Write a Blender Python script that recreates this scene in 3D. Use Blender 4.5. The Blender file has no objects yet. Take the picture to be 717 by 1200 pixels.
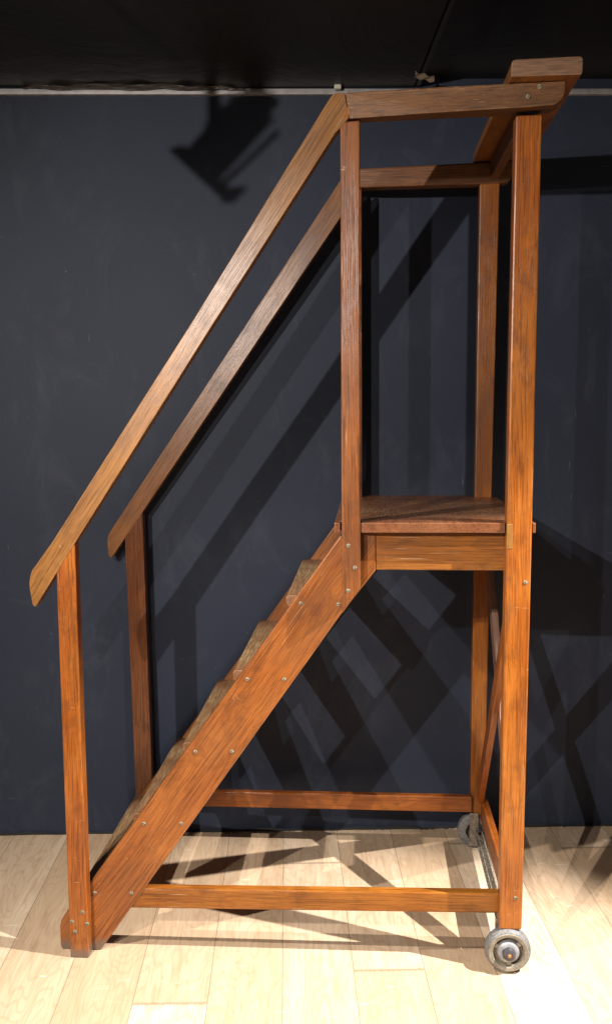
import bpy, bmesh, math, random
from mathutils import Vector, Matrix
random.seed(7)
S = bpy.context.scene
COL = S.collection
R = math.radians

# ------------------------------------------------------------------ materials
class NT:
    def __init__(s, name):
        s.m = bpy.data.materials.new(name); s.m.use_nodes = True
        s.t = s.m.node_tree; s.t.nodes.clear()
        s.out = s.n('ShaderNodeOutputMaterial'); s.b = s.n('ShaderNodeBsdfPrincipled')
        s.l(s.b.outputs[0], s.out.inputs[0])
    def n(s, ty, **kw):
        o = s.t.nodes.new(ty)
        for k, v in kw.items(): setattr(o, k, v)
        return o
    def l(s, a, b): s.t.links.new(a, b)
    def put(s, v, sock):
        if hasattr(v, 'is_output'): s.l(v, sock)
        else: sock.default_value = v
    def math(s, op, a, b=None, c=None, clamp=False):
        o = s.n('ShaderNodeMath', operation=op, use_clamp=clamp)
        s.put(a, o.inputs[0])
        if b is not None: s.put(b, o.inputs[1])
        if c is not None: s.put(c, o.inputs[2])
        return o.outputs[0]
    def noise(s, vec, scale, detail=4, rough=.55, dist=0, out=0):
        o = s.n('ShaderNodeTexNoise'); s.l(vec, o.inputs['Vector'])
        o.inputs['Scale'].default_value = scale; o.inputs['Detail'].default_value = detail
        o.inputs['Roughness'].default_value = rough; o.inputs['Distortion'].default_value = dist
        return o.outputs[out]
    def mapping(s, vec, scale=(1, 1, 1), rot=(0, 0, 0), loc=(0, 0, 0)):
        o = s.n('ShaderNodeMapping'); s.l(vec, o.inputs[0])
        s.put(loc, o.inputs['Location']); o.inputs['Rotation'].default_value = rot; o.inputs['Scale'].default_value = scale
        return o.outputs[0]
    def ramp(s, f, stops, interp='LINEAR'):
        o = s.n('ShaderNodeValToRGB'); s.l(f, o.inputs[0]); cr = o.color_ramp; cr.interpolation = interp
        while len(cr.elements) < len(stops): cr.elements.new(.5)
        for e, (p, c) in zip(cr.elements, stops):
            e.position = p; e.color = (c, c, c, 1) if isinstance(c, (int, float)) else (*c, 1)
        return o.outputs[0]
    def mix(s, f, a, b, mode='MIX'):
        o = s.n('ShaderNodeMix', data_type='RGBA', blend_type=mode)
        s.put(f, o.inputs[0])
        s.put(a if hasattr(a, 'is_output') else (*a, 1), o.inputs[6]); s.put(b if hasattr(b, 'is_output') else (*b, 1), o.inputs[7])
        return o.outputs[2]
    def bump(s, h, strength=.3, dist=.002):
        o = s.n('ShaderNodeBump'); s.l(h, o.inputs['Height'])
        o.inputs['Strength'].default_value = strength; o.inputs['Distance'].default_value = dist
        s.l(o.outputs[0], s.b.inputs['Normal'])
    def coords(s):
        return s.n('ShaderNodeTexCoord').outputs['Object']

def edge_mask(m, radius=.004, gain=3.0):
    bv = m.n('ShaderNodeBevel', samples=4); bv.inputs[0].default_value = radius
    g = m.n('ShaderNodeNewGeometry')
    d = m.n('ShaderNodeVectorMath', operation='DOT_PRODUCT'); m.l(bv.outputs[0], d.inputs[0]); m.l(g.outputs['Normal'], d.inputs[1])
    return m.math('MULTIPLY', m.math('SUBTRACT', 1.0, d.outputs['Value']), gain, clamp=True)

def wood(name, dark, mid, light, rough=.31, wear=.35, worn_top=0.0, foot=False, worn_cols=((.075, .034, .016), (.235, .130, .070))):
    """stained oak; local X runs along the grain"""
    m = NT(name)
    k_ = .73; mid = tuple(x * k_ for x in mid); light = tuple(x * k_ for x in light); dark = tuple(d * k_ * .6 + q * .4 for d, q in zip(dark, mid))
    c = m.coords()
    oi = m.n('ShaderNodeObjectInfo')
    off = m.n('ShaderNodeCombineXYZ')
    m.l(m.math('MULTIPLY', oi.outputs['Random'], 17.0), off.inputs[0]); m.l(m.math('MULTIPLY', oi.outputs['Random'], 5.3), off.inputs[1])
    m.l(m.math('MULTIPLY', oi.outputs['Random'], 9.1), off.inputs[2])
    va = m.n('ShaderNodeVectorMath', operation='ADD'); m.l(c, va.inputs[0]); m.l(off.outputs[0], va.inputs[1]); v = va.outputs[0]
    # warped grain
    wn = m.noise(m.mapping(v, (1.3, 7, 7)), 1.0, 2, .5, 0, 1)
    wv = m.n('ShaderNodeVectorMath', operation='MULTIPLY_ADD'); m.l(wn, wv.inputs[0]); wv.inputs[1].default_value = (0, .035, .035); m.l(v, wv.inputs[2]); w = wv.outputs[0]
    fig = m.noise(m.mapping(w, (1.1, 95, 95)), 1.0, 6, .65, .5)
    patch = m.noise(m.mapping(v, (3.5, 12, 12)), 1.0, 4, .6)
    pores = m.noise(m.mapping(w, (7, 400, 400)), 1.0, 3, .62)
    pores2 = m.noise(m.mapping(w, (9, 300, 300)), 1.0, 3, .6)
    col = m.mix(m.ramp(fig, [(.3, 0.), (.68, 1.)]), dark, mid)
    col = m.mix(m.math('MULTIPLY', m.ramp(patch, [(.40, 0.), (.66, 1.)]), .75), col, light)
    pm = m.ramp(pores, [(.38, 1.), (.50, 0.)])
    col = m.mix(m.math('MULTIPLY', pm, .58), col, tuple(x * .22 for x in dark))
    fl = m.ramp(pores2, [(.54, 0.), (.68, 1.)])
    col = m.mix(m.math('MULTIPLY', fl, .22), col, tuple(min(1, x * 1.5) for x in light))
    # blotchy old varnish, scuffs
    blo = m.noise(m.mapping(v, (9, 14, 14)), 1.0, 6, .7, .4)
    col = m.mix(m.math('MULTIPLY', m.ramp(blo, [(.52, 0.), (.70, 1.)]), .6), col, tuple(x * .45 for x in dark))
    scr = m.noise(m.mapping(v, (70, 22, 22), (0, 0.3, .5)), 1.0, 5, .75, 1.4)
    sm = m.ramp(scr, [(.66, 0.), (.71, 1.)])
    col = m.mix(m.math('MULTIPLY', sm, .5), col, (.44, .28, .15))
    hs = m.math('MULTIPLY', m.ramp(m.noise(m.mapping(v, (7, 500, 500), (.1, .25, .3)), 1.0, 2, .4), [(.70, 0.), (.73, 1.)]), m.ramp(m.noise(v, 6, 2, .5), [(.5, 0.), (.6, 1.)]))
    col = m.mix(m.math('MULTIPLY', hs, .6), col, (.5, .34, .2))
    grime = m.ramp(m.noise(m.mapping(v, (2.4, 5, 5)), 1.0, 5, .7, .3), [(.50, 0.), (.70, 1.)])
    col = m.mix(m.math('MULTIPLY', grime, .42), col, (.085, .038, .018))
    em = m.math('MULTIPLY', edge_mask(m), m.ramp(m.noise(v, 34, 5, .7), [(.40, 0.), (.62, 1.)]))
    col = m.mix(m.math('MULTIPLY', em, wear), col, (.46, .30, .17))
    if foot:
        g = m.n('ShaderNodeNewGeometry'); sx = m.n('ShaderNodeSeparateXYZ'); m.l(g.outputs['Position'], sx.inputs[0])
        h = m.math('ADD', sx.outputs[2], m.math('MULTIPLY', m.noise(v, 40, 4, .6), .03))
        col = m.mix(m.ramp(h, [(.028, .85), (.052, 0.)]), col, (.11, .085, .065))
    hsv = m.n('ShaderNodeHueSaturation'); m.l(col, hsv.inputs['Color']); m.l(m.math('ADD', m.math('MULTIPLY', oi.outputs['Random'], .34), .82), hsv.inputs['Value'])
    m.l(m.math('ADD', m.math('MULTIPLY', m.math('FRACT', m.math('MULTIPLY', oi.outputs['Random'], 7.7)), .012), .494), hsv.inputs['Hue']); col = hsv.outputs[0]
    r = m.math('ADD', m.math('MULTIPLY', blo, .25), rough - .12)
    if worn_top:
        g = m.n('ShaderNodeNewGeometry'); sx = m.n('ShaderNodeSeparateXYZ'); m.l(g.outputs['Normal'], sx.inputs[0])
        up = m.math('GREATER_THAN', sx.outputs[2], .6)
        sp = m.noise(m.mapping(v, (16, 300, 300)), 1.0, 5, .75)
        gr = m.mix(m.ramp(sp, [(.42, 0.), (.6, 1.)]), *worn_cols)
        big = m.ramp(m.noise(v, 5.0, 4, .6), [(.36, 0.25), (.58, 1.)])
        sl = m.n('ShaderNodeSeparateXYZ'); m.l(c, sl.inputs[0])
        ends = m.ramp(m.math('ADD', m.math('ABSOLUTE', sl.outputs[0]), m.math('MULTIPLY', big, .03)), [(.20, 1.), (.27, .15)])
        k = m.math('MULTIPLY', m.math('MULTIPLY', m.math('MULTIPLY', up, big), worn_top), ends)
        col = m.mix(k, col, gr)
        r = m.math('ADD', r, m.math('MULTIPLY', k, .2))
    m.l(col, m.b.inputs['Base Color']); m.l(r, m.b.inputs['Roughness'])
    m.b.inputs['Specular IOR Level'].default_value = .36
    h = m.math('ADD', m.math('MULTIPLY', pm, -1.0), m.math('ADD', m.math('MULTIPLY', fig, .6), m.math('MULTIPLY', sm, -.5)))
    m.bump(h, .22, .0006)
    return m.m

OR = wood('wood_orange', (.165, .042, .006), (.30, .082, .0100), (.43, .145, .020), foot=True)
ST = wood('wood_stringer', (.175, .050, .009), (.275, .084, .0145), (.40, .140, .026), foot=True, rough=.34)
BR = wood('wood_reddish', (.13, .038, .013), (.215, .066, .019), (.35, .110, .026))
PA = wood('wood_pale', (.18, .070, .019), (.28, .112, .028), (.38, .17, .050), wear=.5)
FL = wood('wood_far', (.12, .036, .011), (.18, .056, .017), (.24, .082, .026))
DU = wood('wood_dull', (.105, .038, .013), (.165, .060, .019), (.23, .088, .028), rough=.5, wear=.6)
BD = wood('wood_board', (.18, .055, .011), (.30, .092, .014), (.36, .13, .028), rough=.5, wear=.45)
TR = wood('wood_tread', (.12, .045, .018), (.22, .09, .035), (.32, .15, .07), rough=.5, wear=.6, worn_top=.85, worn_cols=((.13, .072, .032), (.36, .235, .115)))
PL = wood('wood_platform', (.12, .040, .014), (.22, .075, .025), (.33, .14, .055), rough=.30, wear=.6, worn_top=.75)
WB = wood('wood_brace', (.17, .085, .06), (.28, .15, .105), (.36, .21, .15), rough=.38, wear=.5)

def simple(name, base, rough=.5, metal=0., var=.5, scale=60, bump=.2, second=None):
    m = NT(name); v = m.coords()
    n = m.noise(v, scale, 6, .7)
    b2 = second or tuple(x * (1 - var) for x in base)
    m.l(m.mix(m.ramp(n, [(.38, 0.), (.62, 1.)]), b2, base), m.b.inputs['Base Color'])
    m.l(m.math('ADD', m.math('MULTIPLY', n, .3), rough - .15), m.b.inputs['Roughness'])
    m.b.inputs['Metallic'].default_value = metal
    m.bump(n, bump, .001)
    return m.m
BRASS = simple('old_brass', (.24, .21, .14), .75, .1, .6, 300)
SLOT = simple('screw_slot_dark', (.05, .035, .02), .7, 0, .4, 200)
RUBBER = simple('grey_tyre', (.17, .165, .165), .6, 0, .55, 150, .4, (.075, .07, .068))
RIM = simple('worn_rim', (.235, .21, .165), .6, .1, .4, 50, .3, (.14, .115, .085))
DISH = simple('wheel_dish', (.20, .17, .125), .6, .1, .5, 90, .4, (.08, .062, .042))
HUBM = simple('hub_steel', (.27, .27, .28), .55, .1, .35, 60)
BOLT = simple('bolt_dark', (.06, .058, .066), .5, .1, .5, 120)
RUST = simple('rusty_screw', (.5, .2, .06), .8, .1, .6, 500)
IRON = simple('corroded_iron', (.34, .29, .22), .7, .2, .7, 210, .9, (.04, .034, .03))
BRKT = simple('bracket_iron', (.22, .18, .135), .6, .3, .5, 120, .5, (.10, .08, .06))
ALU = simple('aluminium_channel', (.36, .33, .32), .45, .5, .25, 30)
CLIP = simple('pale_clip', (.55, .51, .42), .5, 0, .25, 90)
TAPE = simple('brown_tape', (.06, .045, .032), .4, 0, .4, 40, .8)
BLACK = simple('black_paint_metal', (.02, .02, .022), .4, .2, .3, 60)
DUST = simple('pale_scraps', (.55, .52, .45), .8, 0, .6, 300)
LINT = simple('dark_dust', (.012, .011, .010), .9, 0, .5, 300)

END = simple('end_grain', (.20, .105, .055), .6, 0, .5, 90, .6, (.105, .05, .026))
for nd in END.node_tree.nodes:
    if nd.type == 'TEX_NOISE':
        mp = END.node_tree.nodes.new('ShaderNodeMapping'); mp.inputs['Scale'].default_value = (1, .22, 3.2)
        src = nd.inputs['Vector'].links[0].from_socket; END.node_tree.links.new(src, mp.inputs[0]); END.node_tree.links.new(mp.outputs[0], nd.inputs['Vector'])
def wall_mat():
    m = NT('wall_dark_blue'); v = m.coords()
    big = m.noise(v, 1.3, 4, .6)
    weave = m.noise(m.mapping(v, (600, 600, 600)), 1.0, 2, .5)
    col = m.mix(m.ramp(big, [(.3, 0.), (.7, 1.)]), (.0145, .0185, .0315), (.0192, .0240, .0405))
    # rubbed marks
    rub = m.noise(m.mapping(v, (6, 6, 3)), 1.0, 7, .75, .8)
    col = m.mix(m.math('MULTIPLY', m.ramp(rub, [(.52, 0.), (.8, 1.)]), .30), col, (.070, .078, .100))
    def scratches(sc, rot, lo, loc=(0, 0, 0)):
        n = m.noise(m.mapping(v, sc, rot, loc), 1.0, 2, .4)
        br = m.noise(m.mapping(v, (14, 14, 14), (0, 0, 0), loc), 1.0, 2, .5)
        return m.math('MULTIPLY', m.ramp(n, [(lo, 0.), (lo + .02, 1.)]), m.ramp(br, [(.60, 0.), (.66, 1.)]))
    s1 = scratches((12, 12, 300), (0, .12, 0), .72)
    s2 = scratches((200, 200, 9), (0, .9, 0), .76, (3, 1, 2))
    s3 = scratches((160, 160, 14), (0, -.6, 0), .74, (7, 4, 1))
    sp = m.noise(v, 95, 2, .4)
    s4 = m.ramp(sp, [(.79, 0.), (.80, 1.)])
    # denser chips low on the wall
    sx = m.n('ShaderNodeSeparateXYZ'); m.l(v, sx.inputs[0])
    low = m.ramp(sx.outputs[2], [(.0, 1.), (.08, 0.)])
    chips = m.math('MULTIPLY', m.ramp(m.noise(m.mapping(v, (90, 90, 130)), 1.0, 4, .7), [(.63, 0.), (.67, 1.)]), low)
    a = m.math('ADD', m.math('ADD', s1, s2), m.math('ADD', m.math('ADD', s3, s4), m.math('MULTIPLY', chips, .8)), clamp=True)
    col = m.mix(m.math('MULTIPLY', a, .5), col, (.16, .165, .18))
    m.l(col, m.b.inputs['Base Color']); m.b.inputs['Roughness'].default_value = .62
    m.b.inputs['Specular IOR Level'].default_value = .22
    m.bump(m.math('ADD', m.math('MULTIPLY', weave, .35), rub), .25, .0012)
    return m.m

def ceil_mat():
    m = NT('ceiling_black'); v = m.coords()
    n = m.noise(v, 2.2, 6, .65, 1.0)
    col = m.mix(m.ramp(n, [(.35, 0.), (.75, 1.)]), (.0035, .0027, .0013), (.009, .007, .003))
    sp = m.ramp(m.noise(v, 60, 3, .6), [(.745, 0.), (.76, 1.)])
    sc = m.math('MULTIPLY', m.ramp(m.noise(m.mapping(v, (70, 9, 9), (0, 0, .5)), 1.0, 4, .6), [(.66, 0.), (.70, 1.)]), m.ramp(n, [(.52, 0.), (.62, 1.)]))
    col = m.mix(m.math('MULTIPLY', m.math('ADD', sp, m.math('MULTIPLY', sc, .35), clamp=True), .5), col, (.16, .14, .11))
    m.l(col, m.b.inputs['Base Color']); m.b.inputs['Roughness'].default_value = .45
    m.bump(m.math('ADD', n, m.math('MULTIPLY', m.noise(v, 9, 4, .6), .3)), .4, .02)
    return m.m

def floor_mat():
    m = NT('oak_planks'); v = m.coords()       # local X across the planks, local Y along them
    sx = m.n('ShaderNodeSeparateXYZ'); m.l(v, sx.inputs[0]); x, y = sx.outputs[0], sx.outputs[1]
    PW, PL_ = .1735, 2.3
    u = m.math('DIVIDE', m.math('SUBTRACT', x, .010), PW); iu = m.math('FLOOR', u); fu = m.math('FRACT', u)
    w1 = m.n('ShaderNodeTexWhiteNoise', noise_dimensions='1D'); m.l(iu, w1.inputs['W'])
    vv = m.math('ADD', m.math('DIVIDE', y, PL_), m.math('MULTIPLY', w1.outputs[0], 7.3)); iv = m.math('FLOOR', vv); fv = m.math('FRACT', vv)
    idx = m.math('ADD', m.math('MULTIPLY', iu, 13.7), m.math('MULTIPLY', iv, 3.1))
    w2 = m.n('ShaderNodeTexWhiteNoise', noise_dimensions='1D'); m.l(idx, w2.inputs['W']); rnd = w2.outputs[0]
    off = m.n('ShaderNodeCombineXYZ'); m.l(m.math('MULTIPLY', rnd, 31.), off.inputs[0]); m.l(m.math('MULTIPLY', rnd, 57.), off.inputs[1])
    va = m.n('ShaderNodeVectorMath', operation='ADD'); m.l(v, va.inputs[0]); m.l(off.outputs[0], va.inputs[1]); p = va.outputs[0]
    # cathedral figure: distorted bands
    wn = m.noise(m.mapping(p, (5.5, 1.3, 1)), 1.0, 3, .5)
    band = m.math('MULTIPLY', wn, 26.)
    bandf = m.math('ABSOLUTE', m.math('SUBTRACT', m.math('FRACT', band), .5))
    fine = m.noise(m.mapping(p, (170, 7, 1)), 1.0, 5, .65, .3)
    mid = m.noise(m.mapping(p, (22, 2.2, 1)), 1.0, 4, .6, .5)
    a = m.mix(m.ramp(rnd, [(0, 0.), (1, 1.)]), (.44, .315, .205), (.66, .535, .40))
    a = m.mix(m.math('MULTIPLY', m.ramp(mid, [(.35, 0.), (.7, 1.)]), .55), a, (.35, .225, .13))
    a = m.mix(m.math('MULTIPLY', m.ramp(bandf, [(.0, 1.), (.22, 0.)]), .26), a, (.27, .15, .07))
    a = m.mix(m.math('MULTIPLY', m.ramp(fine, [(.38, 1.), (.52, 0.)]), .28), a, (.25, .15, .075))
    # knots
    vo = m.n('ShaderNodeTexVoronoi', feature='F1'); m.l(m.mapping(p, (9, 3.2, 1)), vo.inputs['Vector']); vo.inputs['Scale'].default_value = .7
    ring = m.ramp(vo.outputs['Distance'], [(.03, 1.), (.075, 0.)])
    gate = m.math('MULTIPLY', ring, m.ramp(m.noise(p, 2.1, 2, .5), [(.52, 0.), (.56, 1.)]))
    a = m.mix(m.math('MULTIPLY', gate, .8), a, (.10, .055, .028))
    # white scrapes and dirt
    sc = m.math('MULTIPLY', m.ramp(m.noise(m.mapping(v, (14, 150, 1), (0, 0, .45)), 1.0, 2, .4), [(.70, 0.), (.72, 1.)]), m.ramp(m.noise(v, 4, 3, .6), [(.5, 0.), (.58, 1.)]))
    a = m.mix(m.math('MULTIPLY', sc, .5), a, (.75, .72, .65))
    d = m.ramp(m.noise(v, 7, 7, .75), [(.55, 0.), (.8, 1.)])
    a = m.mix(m.math('MULTIPLY', d, .4), a, (.22, .15, .09))
    spk = m.ramp(m.noise(v, 70, 2, .5), [(.765, 0.), (.785, 1.)])
    a = m.mix(m.math('MULTIPLY', spk, .7), a, (.10, .07, .045))
    def seam(f, wdt):
        e = m.math('MINIMUM', f, m.math('SUBTRACT', 1.0, f))
        return m.ramp(e, [(wdt * .4, 1.), (wdt, 0.)])
    s = m.math('MAXIMUM', seam(fu, .008), seam(fv, .0007))
    a = m.mix(m.math('MULTIPLY', s, .55), a, (.10, .065, .04))
    m.l(a, m.b.inputs['Base Color'])
    m.l(m.math('ADD', m.math('MULTIPLY', mid, .2), .36), m.b.inputs['Roughness'])
    m.b.inputs['Specular IOR Level'].default_value = .4
    m.bump(m.math('ADD', m.math('MULTIPLY', s, -1.5), m.math('MULTIPLY', fine, .35)), .5, .0012)
    return m.m

# ------------------------------------------------------------------ mesh helpers
def tag(o, label=None, cat=None, group=None, kind=None):
    if label: o['label'] = label
    if cat: o['category'] = cat
    if group: o['group'] = group
    if kind: o['kind'] = kind
    return o
def link(name, bm, mat, M, parent=None, smooth=False, bevel=0, seg=2):
    bmesh.ops.recalc_face_normals(bm, faces=bm.faces)
    me = bpy.data.meshes.new(name); 
    Mi = M.inverted()
    bm.transform(Mi); bm.to_mesh(me); bm.free()
    if M.determinant() < 0: me.flip_normals()
    me.materials.append(mat)
    o = bpy.data.objects.new(name, me); COL.objects.link(o)
    if parent:
        o.parent = parent; o.matrix_basis = pw(parent).inverted() @ M
    else: o.matrix_basis = M
    if smooth:
        for f in me.polygons: f.use_smooth = True
    if bevel:
        b = o.modifiers.new('bevel', 'BEVEL'); b.width = bevel; b.segments = seg; b.limit_method = 'ANGLE'; b.angle_limit = R(25)
        b.harden_normals = False
    return o
def pw(o):
    m = o.matrix_basis.copy()
    while o.parent: o = o.parent; m = o.matrix_basis @ m
    return m
def frame(c, ax, side=None):
    ax = Vector(ax).normalized(); s = Vector(side) if side else (Vector((0, 1, 0)) if abs(ax.y) < .9 else Vector((0, 0, 1)))
    z = ax.cross(s).normalized(); y = z.cross(ax).normalized()
    M = Matrix((ax, y, z)).transposed().to_4x4(); M.translation = Vector(c); return M

def slab(name, pts, y0, y1, mat, parent, axis, bevel=.003, subdiv=0, wob=0):
    """an outline in the x-z plane, given real thickness from y0 to y1; axis = grain direction"""
    bm = bmesh.new()
    a = [bm.verts.new((x, y0, z)) for x, z in pts]; b = [bm.verts.new((x, y1, z)) for x, z in pts]
    bm.faces.new(a); bm.faces.new(b[::-1]); n = len(pts)
    for i in range(n): bm.faces.new((a[i], b[i], b[(i + 1) % n], a[(i + 1) % n]))
    cx = sum(p[0] for p in pts) / n; cz = sum(p[1] for p in pts) / n
    return link(name, bm, mat, frame((cx, (y0 + y1) / 2, cz), (axis[0], 0, axis[1])), parent, bevel=bevel)
def beam(name, lo, hi, mat, parent, axis=(1, 0, 0), bevel=.003):
    bm = bmesh.new(); bmesh.ops.create_cube(bm, size=1)
    c = (Vector(lo) + Vector(hi)) / 2; s = Vector(hi) - Vector(lo)
    for v in bm.verts: v.co = Vector((v.co.x * s.x, v.co.y * s.y, v.co.z * s.z)) + c
    return link(name, bm, mat, frame(c, axis), parent, bevel=bevel)
def bar(name, p, q, w, t, mat, parent, side=(1, 0, 0), bevel=.002, up=None):
    """rectangular bar from p to q, t thick along side, w wide"""
    p = Vector(p); q = Vector(q); d = (q - p).normalized(); s = Vector(side); s = (s - d * s.dot(d)).normalized(); u = d.cross(s)
    bm = bmesh.new(); vs = []
    for e in (p, q):
        for i, j in ((-1, -1), (1, -1), (1, 1), (-1, 1)): vs.append(bm.verts.new(e + s * (i * t / 2) + u * (j * w / 2)))
    bm.faces.new(vs[:4][::-1]); bm.faces.new(vs[4:])
    for i in range(4): bm.faces.new((vs[i], vs[(i + 1) % 4], vs[4 + (i + 1) % 4], vs[4 + i]))
    return link(name, bm, mat, frame((p + q) / 2, d, s), parent, bevel=bevel)
def lathe(name, prof, c, ax, mat, parent, n=64, smooth=True, bumps=None, bevel=0):
    """profile of (radius, distance along ax) turned about ax through c"""
    ax = Vector(ax).normalized(); M = frame(c, ax); bm = bmesh.new(); rings = []
    for r, h in prof:
        if r < 1e-6: rings.append([bm.verts.new(M @ Vector((h, 0, 0)))]); continue
        rings.append([bm.verts.new(M @ Vector((h, r * math.cos(2 * math.pi * i / n) * (1 + (bumps(i, r) if bumps else 0)), r * math.sin(2 * math.pi * i / n) * (1 + (bumps(i, r) if bumps else 0))))) for i in range(n)])
    for a, b in zip(rings, rings[1:]):
        for i in range(n):
            j = (i + 1) % n
            if len(a) == 1 and len(b) == 1: continue
            if len(a) == 1: bm.faces.new((a[0], b[i], b[j]))
            elif len(b) == 1: bm.faces.new((a[i], a[j], b[0]))
            else: bm.faces.new((a[i], a[j], b[j], b[i]))
    o = link(name, bm, mat, M, parent, smooth=smooth)
    if smooth:
        e = o.modifiers.new('split', 'EDGE_SPLIT'); e.split_angle = R(38)
    if bevel:
        b = o.modifiers.new('bevel', 'BEVEL'); b.width = bevel
    return o
def curve_pts(p0, p1, p2, n=5):
    return [tuple((1 - t) ** 2 * a + 2 * t * (1 - t) * b + t * t * c for a, b, c in zip(p0, p1, p2)) for t in [i / n for i in range(n + 1)]]

# ------------------------------------------------------------------ setting
WA, WB_ = .70199, .08689
wang = math.atan(WB_)
wu = Vector((math.cos(wang), math.sin(wang), 0)); wn = Vector((math.sin(wang), -math.cos(wang), 0))   # along the wall, out of the wall
ZC = 2.308
MW = Matrix((wu, -wn, Vector((0, 0, 1)))).transposed().to_4x4(); MW.translation = Vector((0, WA, 0))
MF = MW.copy(); MF.translation = Vector((0, 0, 0))

def quadmesh(name, vs, mat, M, **kw):
    bm = bmesh.new(); bm.faces.new([bm.verts.new(M @ Vector(v)) for v in vs])
    me = link(name, bm, mat, M, **kw); return me
fl = quadmesh('floor', [(-6, -7, 0), (7, -7, 0), (7, .9, 0), (-6, .9, 0)], floor_mat(), MF)
# undulating black wall panel: finely divided so that it is not a perfect plane
bm = bmesh.new(); NX, NZ = 60, 14
g = [[bm.verts.new(MW @ Vector((-3.5 + 7.5 * i / NX, .0035 * math.sin(i * .9) * math.sin(j * .55 + i * .21) * (0 if j == 0 else 1), 2.6 * j / NZ))) for i in range(NX + 1)] for j in range(NZ + 1)]
for j in range(NZ):
    for i in range(NX): bm.faces.new((g[j][i], g[j][i + 1], g[j + 1][i + 1], g[j + 1][i]))
wl = link('wall', bm, wall_mat(), MW, smooth=True)
cm = ceil_mat()
def ceil_panel(x0, x1, z):
    bm = bmesh.new(); n = 24; m_ = 12; G = []
    for j in range(n + 1):
        y = -5.5 + 5.6 * (j / n)
        G.append([bm.verts.new(MW @ Vector((x0 + (x1 - x0) * i / m_, y, z + .006 * math.sin(i * .8 + x0) * math.sin(j * .9)))) for i in range(m_ + 1)])
    for j in range(n):
        for i in range(m_): bm.faces.new((G[j][i], G[j][i + 1], G[j + 1][i + 1], G[j + 1][i]))
    return bm
a = link('ceiling', ceil_panel(-3.5, .88, ZC + .012), cm, MW, smooth=True)
b = link('ceiling', ceil_panel(.80, 4.2, ZC + .034), cm, MW, smooth=True)
for o in (fl, wl, a, b): tag(o, kind='structure')
# solid upstand closing the step between the two ceiling sheets
bm = bmesh.new(); bmesh.ops.create_cube(bm, size=1)
for v in bm.verts: v.co = MW @ Vector((.892 + v.co.x * .012, -2.7 + v.co.y * 5.5, ZC + .030 + v.co.z * .036))
tag(link('ceiling_joint', bm, BLACK, MW), kind='structure')

def wall_box(name, lo, hi, mat, parent, bevel=.001):
    bm = bmesh.new(); bmesh.ops.create_cube(bm, size=1); lo = Vector(lo); hi = Vector(hi)
    for v in bm.verts: v.co = MW @ Vector([(lo[k] + hi[k]) / 2 + v.co[k] * (hi[k] - lo[k]) for k in range(3)])
    M = MW.copy(); M.translation = MW @ ((lo + hi) / 2)
    return link(name, bm, mat, M, parent, bevel=bevel)
ch = bpy.data.objects.new('ceiling_channel', None); COL.objects.link(ch); ch.matrix_basis = MW @ Matrix.Translation((0, 0, ZC))
tag(ch, 'long thin grey metal channel running along the top of the dark wall', 'channel')
wall_box('lower_lip', (-3.4, -.016, ZC - .013), (4.0, .004, ZC - .003), ALU, ch)
wall_box('back_strip', (-3.4, -.008, ZC - .003), (4.0, .004, ZC + .006), ALU, ch)
wall_box('clip', (.642, -.034, ZC - .002), (.662, -.0165, ZC + .028), CLIP, ch, .002)
# crumpled brown tape sagging above the channel at the left
bm = bmesh.new(); rows = []
NT_ = 40
for i in range(NT_ + 1):
    t = i / NT_; x = -.28 + t * .66
    w = .028 * math.sin(math.pi * min(1, t * 1.05)) ** .6 + .003
    z = ZC + .001 - .003 * t + .002 * math.sin(t * 23)
    rows.append([bm.verts.new(MW @ Vector((x, -.020 - w * k / 3 + .003 * math.sin(i * 1.7 + k * 2), z + .0015 * math.sin(k * 1.9 + i * .8) + .001 * k))) for k in range(4)])
for r0, r1 in zip(rows, rows[1:]):
    for k in range(3): bm.faces.new((r0[k], r0[k + 1], r1[k + 1], r1[k]))
tp = link('tape_strip', bm, TAPE, MW); so = tp.modifiers.new('solid', 'SOLIDIFY'); so.thickness = .0012
tag(tp, 'loose strip of brown tape sagging above the grey channel at the upper left', 'tape')
# torn scrap of tape hanging from the ceiling joint
bm = bmesh.new(); c0 = MW @ Vector((.895, -.13, ZC + .005)); rr = random.Random(5)
P = [[bm.verts.new(c0 + Vector((-.030 + .014 * i + rr.uniform(-.004, .004), -.012 * j, -.004 - .006 * ((i + j) % 2) + .004 * j - .004 * i))) for i in range(5)] for j in range(3)]
for j in range(2):
    for i in range(4): bm.faces.new((P[j][i], P[j][i + 1], P[j + 1][i + 1], P[j + 1][i]))
sc = link('tape_scrap', bm, simple('pale_tape', (.16, .12, .08), .3, 0, .5, 60), MW); so = sc.modifiers.new('solid', 'SOLIDIFY'); so.thickness = .001
tag(sc, 'small crumpled scrap of pale tape stuck to the black ceiling joint above the top rail', 'tape')

# dust and paint crumbs at the foot of the wall
bm = bmesh.new(); rr = random.Random(11)
def crumb(c, s):
    k = [bm.verts.new(c + Vector((rr.uniform(-1, 1), rr.uniform(-1, 1), rr.uniform(0, 1))) * 1.0 * 0 + Vector((rr.uniform(-s, s), rr.uniform(-s, s), rr.uniform(0, s)))) for _ in range(4)]
    for t in ((0, 1, 2), (0, 1, 3), (0, 2, 3), (1, 2, 3)): bm.faces.new([k[i] for i in t])
for _ in range(150):
    x = rr.uniform(-.5, 1.9); crumb(MW @ Vector((x, -abs(rr.gauss(0, .012)) - .003, .0005)), rr.choice([.0015, .002, .003]))
for _ in range(60): crumb(MF @ Vector((rr.uniform(-.4, 1.6), rr.uniform(-.5, .6), .0004)), .0016)
tag(link('crumbs', bm, DUST, MF), 'tiny pale crumbs and paint flakes along the foot of the wall', 'debris', kind='stuff')
bm = bmesh.new()
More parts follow.
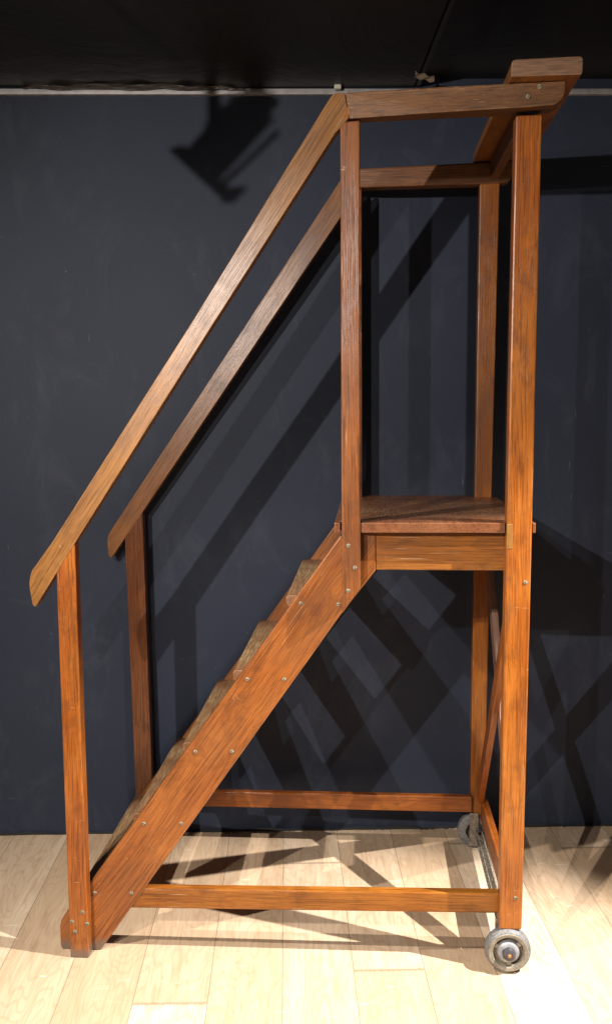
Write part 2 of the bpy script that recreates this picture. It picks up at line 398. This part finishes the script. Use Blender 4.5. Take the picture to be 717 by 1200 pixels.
for _ in range(70):
    x = rr.uniform(.0, 1.9); c = MW @ Vector((x, -abs(rr.gauss(0, .008)) - .004, .003)); L = rr.uniform(.008, .03); th = rr.uniform(-.5, .5)
    d = (wu * math.cos(th) - wn * math.sin(th) * -.5) * L; q = Vector((0, 0, .0012)); e = Vector((0, .0009, 0)); bend = Vector((0, 0, rr.uniform(.001, .006)))
    pts = [c - d / 2, c + bend, c + d / 2]
    prev = None
    for P_ in pts:
        cur = [bm.verts.new(P_ + q), bm.verts.new(P_ - q * .5 + e), bm.verts.new(P_ - q * .5 - e)]
        if prev:
            for i in range(3): bm.faces.new((prev[i], prev[(i + 1) % 3], cur[(i + 1) % 3], cur[i]))
        prev = cur
tag(link('lint', bm, LINT, MF), 'dark threads of lint lying where the floor meets the wall', 'debris', kind='stuff')
# black tape along the wall base
bm = bmesh.new(); top = []; bot = []; N = 160
for i in range(N + 1):
    x = -3.4 + 7.3 * i / N; z = .007 + .003 * math.sin(i * 1.9) + .002 * math.sin(i * .7)
    top.append(bm.verts.new(MW @ Vector((x, -.005, z)))); bot.append(bm.verts.new(MW @ Vector((x, -.009 - .003 * math.sin(i * 2.3) ** 2, .001))))
for i in range(N): bm.faces.new((top[i], top[i + 1], bot[i + 1], bot[i]))
bt = link('base_tape', bm, LINT, MW); tag(bt, 'ragged black tape sealing the gap between wall and plank floor', 'tape')
so = bt.modifiers.new('solid', 'SOLIDIFY'); so.thickness = .0015

# ------------------------------------------------------------------ the rolling library steps
W = .6337
L = bpy.data.objects.new('library_steps', None); COL.objects.link(L); L.location = (.55, W / 2, 0)
tag(L, 'tall brown oak rolling library steps with handrails, platform and two small wheels', 'library steps')

def screw(x, y, z, parent, dirn=-1, r=.0048):
    o = lathe('screw', [(0, -.002), (r, -.002), (r, .0009), (r * .8, .0014), (0, .0016)], (x, y, z), (0, dirn, 0), BRASS, parent, 20)
    a = random.uniform(0, math.pi); d = Vector((math.cos(a), 0, math.sin(a))) * r * .85; c = Vector((x, y + dirn * .0016, z))
    bar('slot', c - d, c + d, r * .26, .0006, SLOT, o, side=(0, 1, 0), bevel=0)
    return o

SL = (1, 1.49)
# --- near handrail
hr = slab('handrail', curve_pts((-.060, .985), (-.070, .962), (-.0675, .940), 3) + [(-.064, .915)] + curve_pts((-.062, .902), (-.056, .890), (-.049, .904), 4) +
     [(.030, 1.026), (.345, 1.497), (.669, 1.976), (.700, 2.008)] + [(.690, 2.062)] + curve_pts((.674, 2.062), (.663, 2.062), (.655, 2.048), 4) + [(.330, 1.553), (-.009, 1.052)], -.0015, .034, PA, L, SL, .0025)
# --- near top rail, butted on the handrail
tr = slab('top_rail', [(.7005, 2.006), (.880, 2.010), (1.085, 2.013), (1.140, 2.016)] + curve_pts((1.146, 2.017), (1.164, 2.026), (1.166, 2.044), 4) + [(1.166, 2.0648), (.900, 2.0635), (.692, 2.0618)], -.002, .034, DU, L, (1, .02), .002)
taper = tr.matrix_basis.inverted(); Mt = pw(tr)
for v in tr.data.vertices:
    q = Mt @ v.co
    if q.y < 0: q.y = -.0020 - .025 * min(1, (q.x - .70) / .36) * (q.x > .70); v.co = Mt.inverted() @ q
screw(1.087, -.026, 2.035, tr); screw(1.112, -.026, 2.055, tr, r=.0052)
# --- near posts
lp = slab('post', [(-.0015, .0), (.0455, .0), (.0462, 1.058), (.012, 1.010), (-.0015, .990)], 0, .035, OR, L, (0, 1), .0035)
for x, z in ((.033, .122), (.044, .091), (.006, .096), (.013, .070)): screw(x, 0, z, lp)
mp = slab('post', [(.6815, .884), (.725, .946), (.7235, 2.0028), (.679, 2.0), (.680, 1.975)], 0, .0345, BR, L, (0, 1), .0035)
for x, z in ((.697, 1.047), (.712, .995), (.696, .940)): screw(x, 0, z, mp)
rp = slab('post', [(1.060, .109), (1.1135, .109), (1.118, .9), (1.1225, 2.004), (1.066, 2.004), (1.0605, .9)], 0, .042, OR, L, (0, 1), .0035)
screw(1.106, 0, .962, rp); screw(1.097, 0, .190, rp)
# --- stringer
SP = [(.7605, 1.0755), (.684, 1.0755), (.677, 1.065), (-.004, .113)] + curve_pts((-.006, .108), (-.036, .088), (-.038, .062), 3) + [(-.038, .012), (-.034, .001), (.066, .001), (.685, .885), (.7605, .982)]
st = slab('stringer', SP, .0355, .064, ST, L, (1, 1.42), .003)
for i, (x, z) in enumerate([(.056, .154), (.149, .156), (.186, .340), (.280, .342), (.319, .528), (.410, .530), (.450, .713), (.540, .714), (.582, .902), (.672, .900)]):
    screw(x, .0355, z, st)
# --- apron, bottom rail
slab('apron', [(.7612, .983), (1.0655, .983), (1.0655, 1.0755), (.7612, 1.0755)], .0385, .062, ST, L, (1, 0), .0025)
slab('bottom_rail', [(.150, .1215), (1.068, .1245), (1.068, .1715), (.150, .1750)], .012, .036 - .001, OR, L, (1, 0), .003) if False else None
slab('bottom_rail', [(.110, .1130), (1.064, .1270), (1.064, .1790), (.165, .1660)], .0405, .064 + .002, OR, L, (1, 0.01), .003)

# --- far frame (mirrored)
slab('handrail', curve_pts((-.048, .991), (-.056, .975), (-.0555, .962), 3) + curve_pts((-.053, .922), (-.049, .907), (-.040, .918), 4) +
     [(.046, 1.040), (.350, 1.472), (.657, 1.911), (.700, 1.972), (.700, 2.055), (.682, 2.055), (.658, 2.016), (.330, 1.540)], W + .001, W + .040, PA, L, SL, .004)
slab('top_rail', [(.7005, 1.999), (1.063, 2.002), (1.128, 2.004)] + curve_pts((1.140, 2.006), (1.152, 2.014), (1.154, 2.030), 4) + [(1.155, 2.0648), (.7005, 2.052)], W - .004, W + .044, DU, L, (1, .01), .005)
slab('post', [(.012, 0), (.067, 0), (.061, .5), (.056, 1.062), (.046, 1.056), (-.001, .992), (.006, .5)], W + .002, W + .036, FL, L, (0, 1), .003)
slab('post', [(.682, .884), (.725, .946), (.7235, 2.0), (.679, 1.965)], W + .002, W + .036, BR, L, (0, 1), .003)
slab('post', [(1.0575, .112), (1.102, .112), (1.106, .9), (1.1175, 2.006), (1.0615, 2.003), (1.0585, .9)], W + .0005, W + .038, OR, L, (0, 1), .003)
slab('stringer', SP, W - .030, W - .0005, ST, L, (1, 1.42), .003)
slab('apron', [(.7612, .983), (1.0585, .983), (1.0585, 1.0755), (.7612, 1.0755)], W - .025, W - .002, ST, L, (1, 0), .0025)
slab('bottom_rail', [(.110, .1300), (1.060, .1300), (1.060, .1800), (.155, .1800)], W - .020, W + .0025, OR, L, (1, 0), .003)

# --- treads
for i, (x, z) in enumerate([(.017, .169), (.152, .355), (.283, .542), (.412, .728), (.545, .916)]):
    bm = bmesh.new(); y0, y1 = .0600, W - .026
    prof = [(x + .006, z - .027), (x + .001, z - .022), (x - .001, z - .006), (x + .005, z - .0005), (x + .016, z), (x + .131, z), (x + .131, z - .027)]
    NY = 16; rows = []
    for j in range(NY + 1):
        y = y0 + (y1 - y0) * j / NY; sag = .0002 * math.sin(math.pi * j / NY)
        rows.append([bm.verts.new((px + (sag * .8 if k in (1, 2, 3) else 0), y, pz - (sag if k in (2, 3, 4) else 0))) for k, (px, pz) in enumerate(prof)])
    for r0, r1 in zip(rows, rows[1:]):
        for k in range(len(prof)): bm.faces.new((r0[k], r0[(k + 1) % len(prof)], r1[(k + 1) % len(prof)], r1[k]))
    bm.faces.new(rows[0]); bm.faces.new(rows[-1][::-1])
    link('tread', bm, TR, frame((x + .08, W / 2, z), (0, 1, 0), (1, 0, 0)), L, bevel=.0015)
# --- platform, two boards with a dark joint between them
def platform():
    bm = bmesh.new()
    def box(x0, x1, y0, y1, z0, z1):
        vs = [bm.verts.new((x, y, z)) for x in (x0, x1) for y in (y0, y1) for z in (z0, z1)]
        for f in ((0, 1, 3, 2), (4, 6, 7, 5), (0, 4, 5, 1), (2, 3, 7, 6), (0, 2, 6, 4), (1, 5, 7, 3)): bm.faces.new([vs[k] for k in f])
    # notched round the posts: built as abutting strips
    box(.664, 1.126, .0455, .2460, 1.0765, 1.1002)
    box(.664, 1.124, .2466, .4560, 1.0765, 1.1001)
    box(.664, 1.124, .4566, W - .001, 1.0765, 1.1002)
    box(.726, 1.0585, .0060, .0445, 1.0768, 1.1002)
    box(.664, .6778, .0060, .0445, 1.0768, 1.1002)
    box(1.1205, 1.128, .0060, .0445, 1.0768, 1.1002)
    box(.727, 1.0560, W, W + .060, 1.0768, 1.1002)
    return link('platform', bm, PL, frame((.9, W / 2, 1.09), (0, 1, 0), (1, 0, 0)), L, bevel=.0018)
platform()
# cleats under the platform joint, between the stringers
beam('cross_bearer', (.800, .064, 1.035), (.835, W - .0305, 1.0755), BR, L, (0, 1, 0))
# --- right end: book board, crossrail, braces, rail, axle bar
bb = slab('top_board', [(1.046, 2.0735), (1.1985, 2.0735), (1.2, 2.080)] + curve_pts((1.2, 2.104), (1.200, 2.1115), (1.192, 2.1118), 3) + curve_pts((1.056, 2.1085), (1.047, 2.1085), (1.0465, 2.098), 3), -.050, .684, BD, L, (0, 1), .002) if False else None
bm = bmesh.new()
pr = [(1.0450, 2.0660), (1.1925, 2.0660), (1.195, 2.072)] + curve_pts((1.195, 2.096), (1.195, 2.1035), (1.187, 2.1035), 3) + curve_pts((1.055, 2.1010), (1.046, 2.1010), (1.0455, 2.091), 3)
A_ = [bm.verts.new((x, -.060, z)) for x, z in pr]; B_ = [bm.verts.new((x, .672, z)) for x, z in pr]
bm.faces.new(A_); bm.faces.new(B_[::-1])
for i in range(len(pr)): bm.faces.new((A_[i], B_[i], B_[(i + 1) % len(pr)], A_[(i + 1) % len(pr)]))
tb = link('top_board', bm, BD, frame((1.12, W / 2, 2.09), (0, 1, 0), (1, 0, 0)), L, bevel=.002)
tb.data.materials.append(END)
for f in tb.data.polygons:
    if abs(f.normal.x) > .9: f.material_index = 1
beam('crossrail', (1.0905, .0325, 2.014), (1.114, W - .0045, 2.0650), DU, L, (0, 1, 0))
bar('brace', (1.104, .655, .950), (1.104, .055, .195), .050, .018, WB, L)
bar('brace', (1.0862, .055, .930), (1.0862, .625, .180), .050, .0175, OR, L)
beam('end_rail', (1.0885, .0425, .098), (1.110, W, .166), OR, L, (0, 1, 0))
beam('axle_bar', (1.072, .040, .048), (1.094, W - .012, .0535), IRON, L, (0, 1, 0), .001)
beam('axle_flange', (1.0905, .041, .0538), (1.0942, W - .013, .068), IRON, L, (0, 1, 0), .001)

slab('filler_block', [(1.0612, 1.040), (1.0755, 1.041), (1.0750, 1.099), (1.0612, 1.0985)], -.0012, .006, PA, L, (0, 1), .001)
slab('tenon_wedge', [(.684, 2.006), (.694, 2.004), (.709, 2.040), (.703, 2.046)], -.0022, .004, OR, L, (.3, 1), .0006)

def wheel(cx, y, sgn):
    """y = wheel centre plane, sgn = -1 faces the camera side, +1 faces the wall"""
    e = bpy.data.objects.new('wheel', None); COL.objects.link(e); e.parent = L; e.matrix_basis = pw(L).inverted() @ Matrix.Translation((cx, y, .0555))
    c = (cx, y, .0555); ax = (0, sgn, 0); rr = random.Random(3)
    nz = [rr.uniform(-.006, .004) for _ in range(72)]
    lathe('tyre', [(.030, -.0155), (.050, -.0155), (.0540, -.0125), (.0552, -.006), (.0552, .004), (.0538, .010), (.0505, .0145), (.0485, .0160), (.0470, .0155)], c, ax, RUBBER, e, 72, bumps=lambda i, r: nz[i % 72] if .05 < r < .0545 else 0)
    lathe('rim', [(.0482, .0140), (.0482, .0175), (.0462, .0190), (.0395, .0180), (.0368, .0150), (.0358, .006)], c, ax, RIM, e, 72)
    lathe('dish', [(.0370, .008), (.0345, .0040), (.0245, .0035), (.0235, .0045)], c, ax, DISH, e, 72)
    for k in range(3):      # shallow spokes of the pressed dish
        a = R(35 + 120 * k); d = Vector((math.cos(a), 0, math.sin(a))); o = Vector(c) + Vector((0, sgn * .0085, 0))
        bar('spoke', o + d * .021, o + d * .0355, .012, .006, RIM, e, side=(0, 1, 0), bevel=.002)
    h = lathe('hub', [(.0275, .004), (.0270, .012), (.0255, .0165), (.0225, .0190), (.0120, .0202), (0, .0202)], c, ax, HUBM, e, 48)
    b = lathe('bolt', [(.0160, .019), (.0158, .0270), (.0146, .0295), (.0110, .0310), (0, .0312)], c, ax, BOLT, e, 24, bumps=lambda i, r: .04 * math.cos(i * 2 * math.pi * 6 / 24))
    lathe('bolt_tip', [(.0045, .030), (.0043, .0330), (.003, .034), (0, .034)], c, ax, RUST, b, 16)
    return e
wheel(1.0815, .0070, -1)
wheel(1.0760, W + .0260, 1)
# iron brackets carrying the wheels
def bracket(y0, y1, x0, x1, z1):
    o = beam('wheel_bracket', (x0, y0, .014), (x1, y1, z1), BRKT, L, (0, 0, 1), .0015)
    return o
bracket(.0250, .0330, 1.0535, 1.108, .120)
b2 = bracket(W - .006, W - .0003, 1.0555, 1.0825, .121)
lathe('axle_nut', [(.008, 0), (.008, .005), (.0065, .006), (0, .006)], (1.082, W - .0065, .068), (0, -1, 0), BOLT, b2, 6, smooth=False)

# ------------------------------------------------------------------ track spotlight hanging out of frame
sp = bpy.data.objects.new('track_spotlight', None); COL.objects.link(sp)
SPC = Vector((-.09, -.90, 2.085)); sp.location = SPC
tag(sp, 'black track spotlight hanging from the ceiling whose shadow falls on the upper wall', 'spotlight')
def sbox(name, lo, hi, rot, parent=sp):
    bm = bmesh.new(); bmesh.ops.create_cube(bm, size=1)
    for v in bm.verts: v.co = Vector([(lo[k] + hi[k]) / 2 + v.co[k] * (hi[k] - lo[k]) for k in range(3)])
    M = Matrix.Translation(SPC) @ Matrix.Rotation(rot, 4, 'Y'); bm.transform(M)
    return link(name, bm, BLACK, M, parent, bevel=.002)
T = R(133)
sbox('lamp_head', (-.060, -.034, -.030), (.047, .034, .022), T)
sbox('lamp_cap', (-.084, -.026, -.024), (-.0605, .026, .014), T)
for k in range(4): sbox('cooling_fin', (-.055 + .016 * k, -.030, -.036), (-.050 + .016 * k, .030, -.0305), T)
sbox('barn_door', (.0475, -.040, -.046), (.0545, .040, .052), T)
sbox('barn_door', (.030, -.036, .0525), (.0600, .036, .0560), T)
sbox('yoke', (-.062, -.005, .034), (.040, .005, .041), R(137))
sbox('yoke', (-.030, -.005, -.052), (-.018, .005, -.0365), T)
sbox('stem', (-.024, -.007, .026), (-.008, .007, .223), 0)
lathe('knob', [(0, -.012), (.011, -.012), (.012, -.004), (.011, .004), (0, .004)], SPC + Vector((.040, 0, .052)), (.7, 0, .7), BLACK, sp, 12)

# ------------------------------------------------------------------ lights (gallery spots)
def spot(name, loc, target, power, angle, blend, radius, col):
    l = bpy.data.lights.new(name, 'SPOT'); l.energy = power; l.spot_size = R(angle); l.spot_blend = blend; l.shadow_soft_size = radius; l.color = col
    o = bpy.data.objects.new(name, l); COL.objects.link(o); o.location = loc
    o.rotation_euler = (Vector(target) - Vector(loc)).to_track_quat('-Z', 'Y').to_euler(); return o
WH = (1, .945, .875)
spot('spot_key', (-.44, -2.30, 2.02), (.50, .35, .75), 320, 80, .6, .012, WH)
spot('spot_track', (-.12, -.80, 2.02), (.80, -.10, .0), 190, 88, 1.0, .012, WH)
spot('spot_front', (.10, -2.30, 1.97), (.85, .20, .5), 100, 74, .6, .012, WH)
spot('spot_side', (2.45, -.45, 2.20), (.76, -.44, .0), 1050, 50, .55, .012, (1, .97, .93))

w = bpy.data.worlds.new('World'); S.world = w; w.use_nodes = True
bg = w.node_tree.nodes['Background']; bg.inputs[0].default_value = (1, .95, .88, 1); bg.inputs[1].default_value = .17

# ------------------------------------------------------------------ camera
cd = bpy.data.cameras.new('camera'); cam = bpy.data.objects.new('camera', cd); COL.objects.link(cam); S.camera = cam
pit, yaw, rol = -.11104413, -.06646088, -.00677869
cp, spn, cy, sy, cr, sr = math.cos(pit), math.sin(pit), math.cos(yaw), math.sin(yaw), math.cos(rol), math.sin(rol)
fwd = Vector((sy * cp, cy * cp, spn)); rt = Vector((cy, -sy, 0)); up = rt.cross(fwd)
Rr = cr * rt + sr * up; U = -sr * rt + cr * up
M = Matrix((Rr, U, -fwd)).transposed().to_4x4(); M.translation = Vector((.7427435, -2.1736606, 1.3691349)); cam.matrix_world = M
cd.sensor_fit = 'VERTICAL'; cd.sensor_height = 36; cd.lens = 36 * 1100.003 / 1200; cd.clip_start = .05; cd.clip_end = 50
S.render.engine = 'CYCLES'
S.view_settings.view_transform = 'Standard'; S.view_settings.look = 'None'; S.view_settings.exposure = 0; S.view_settings.gamma = 1
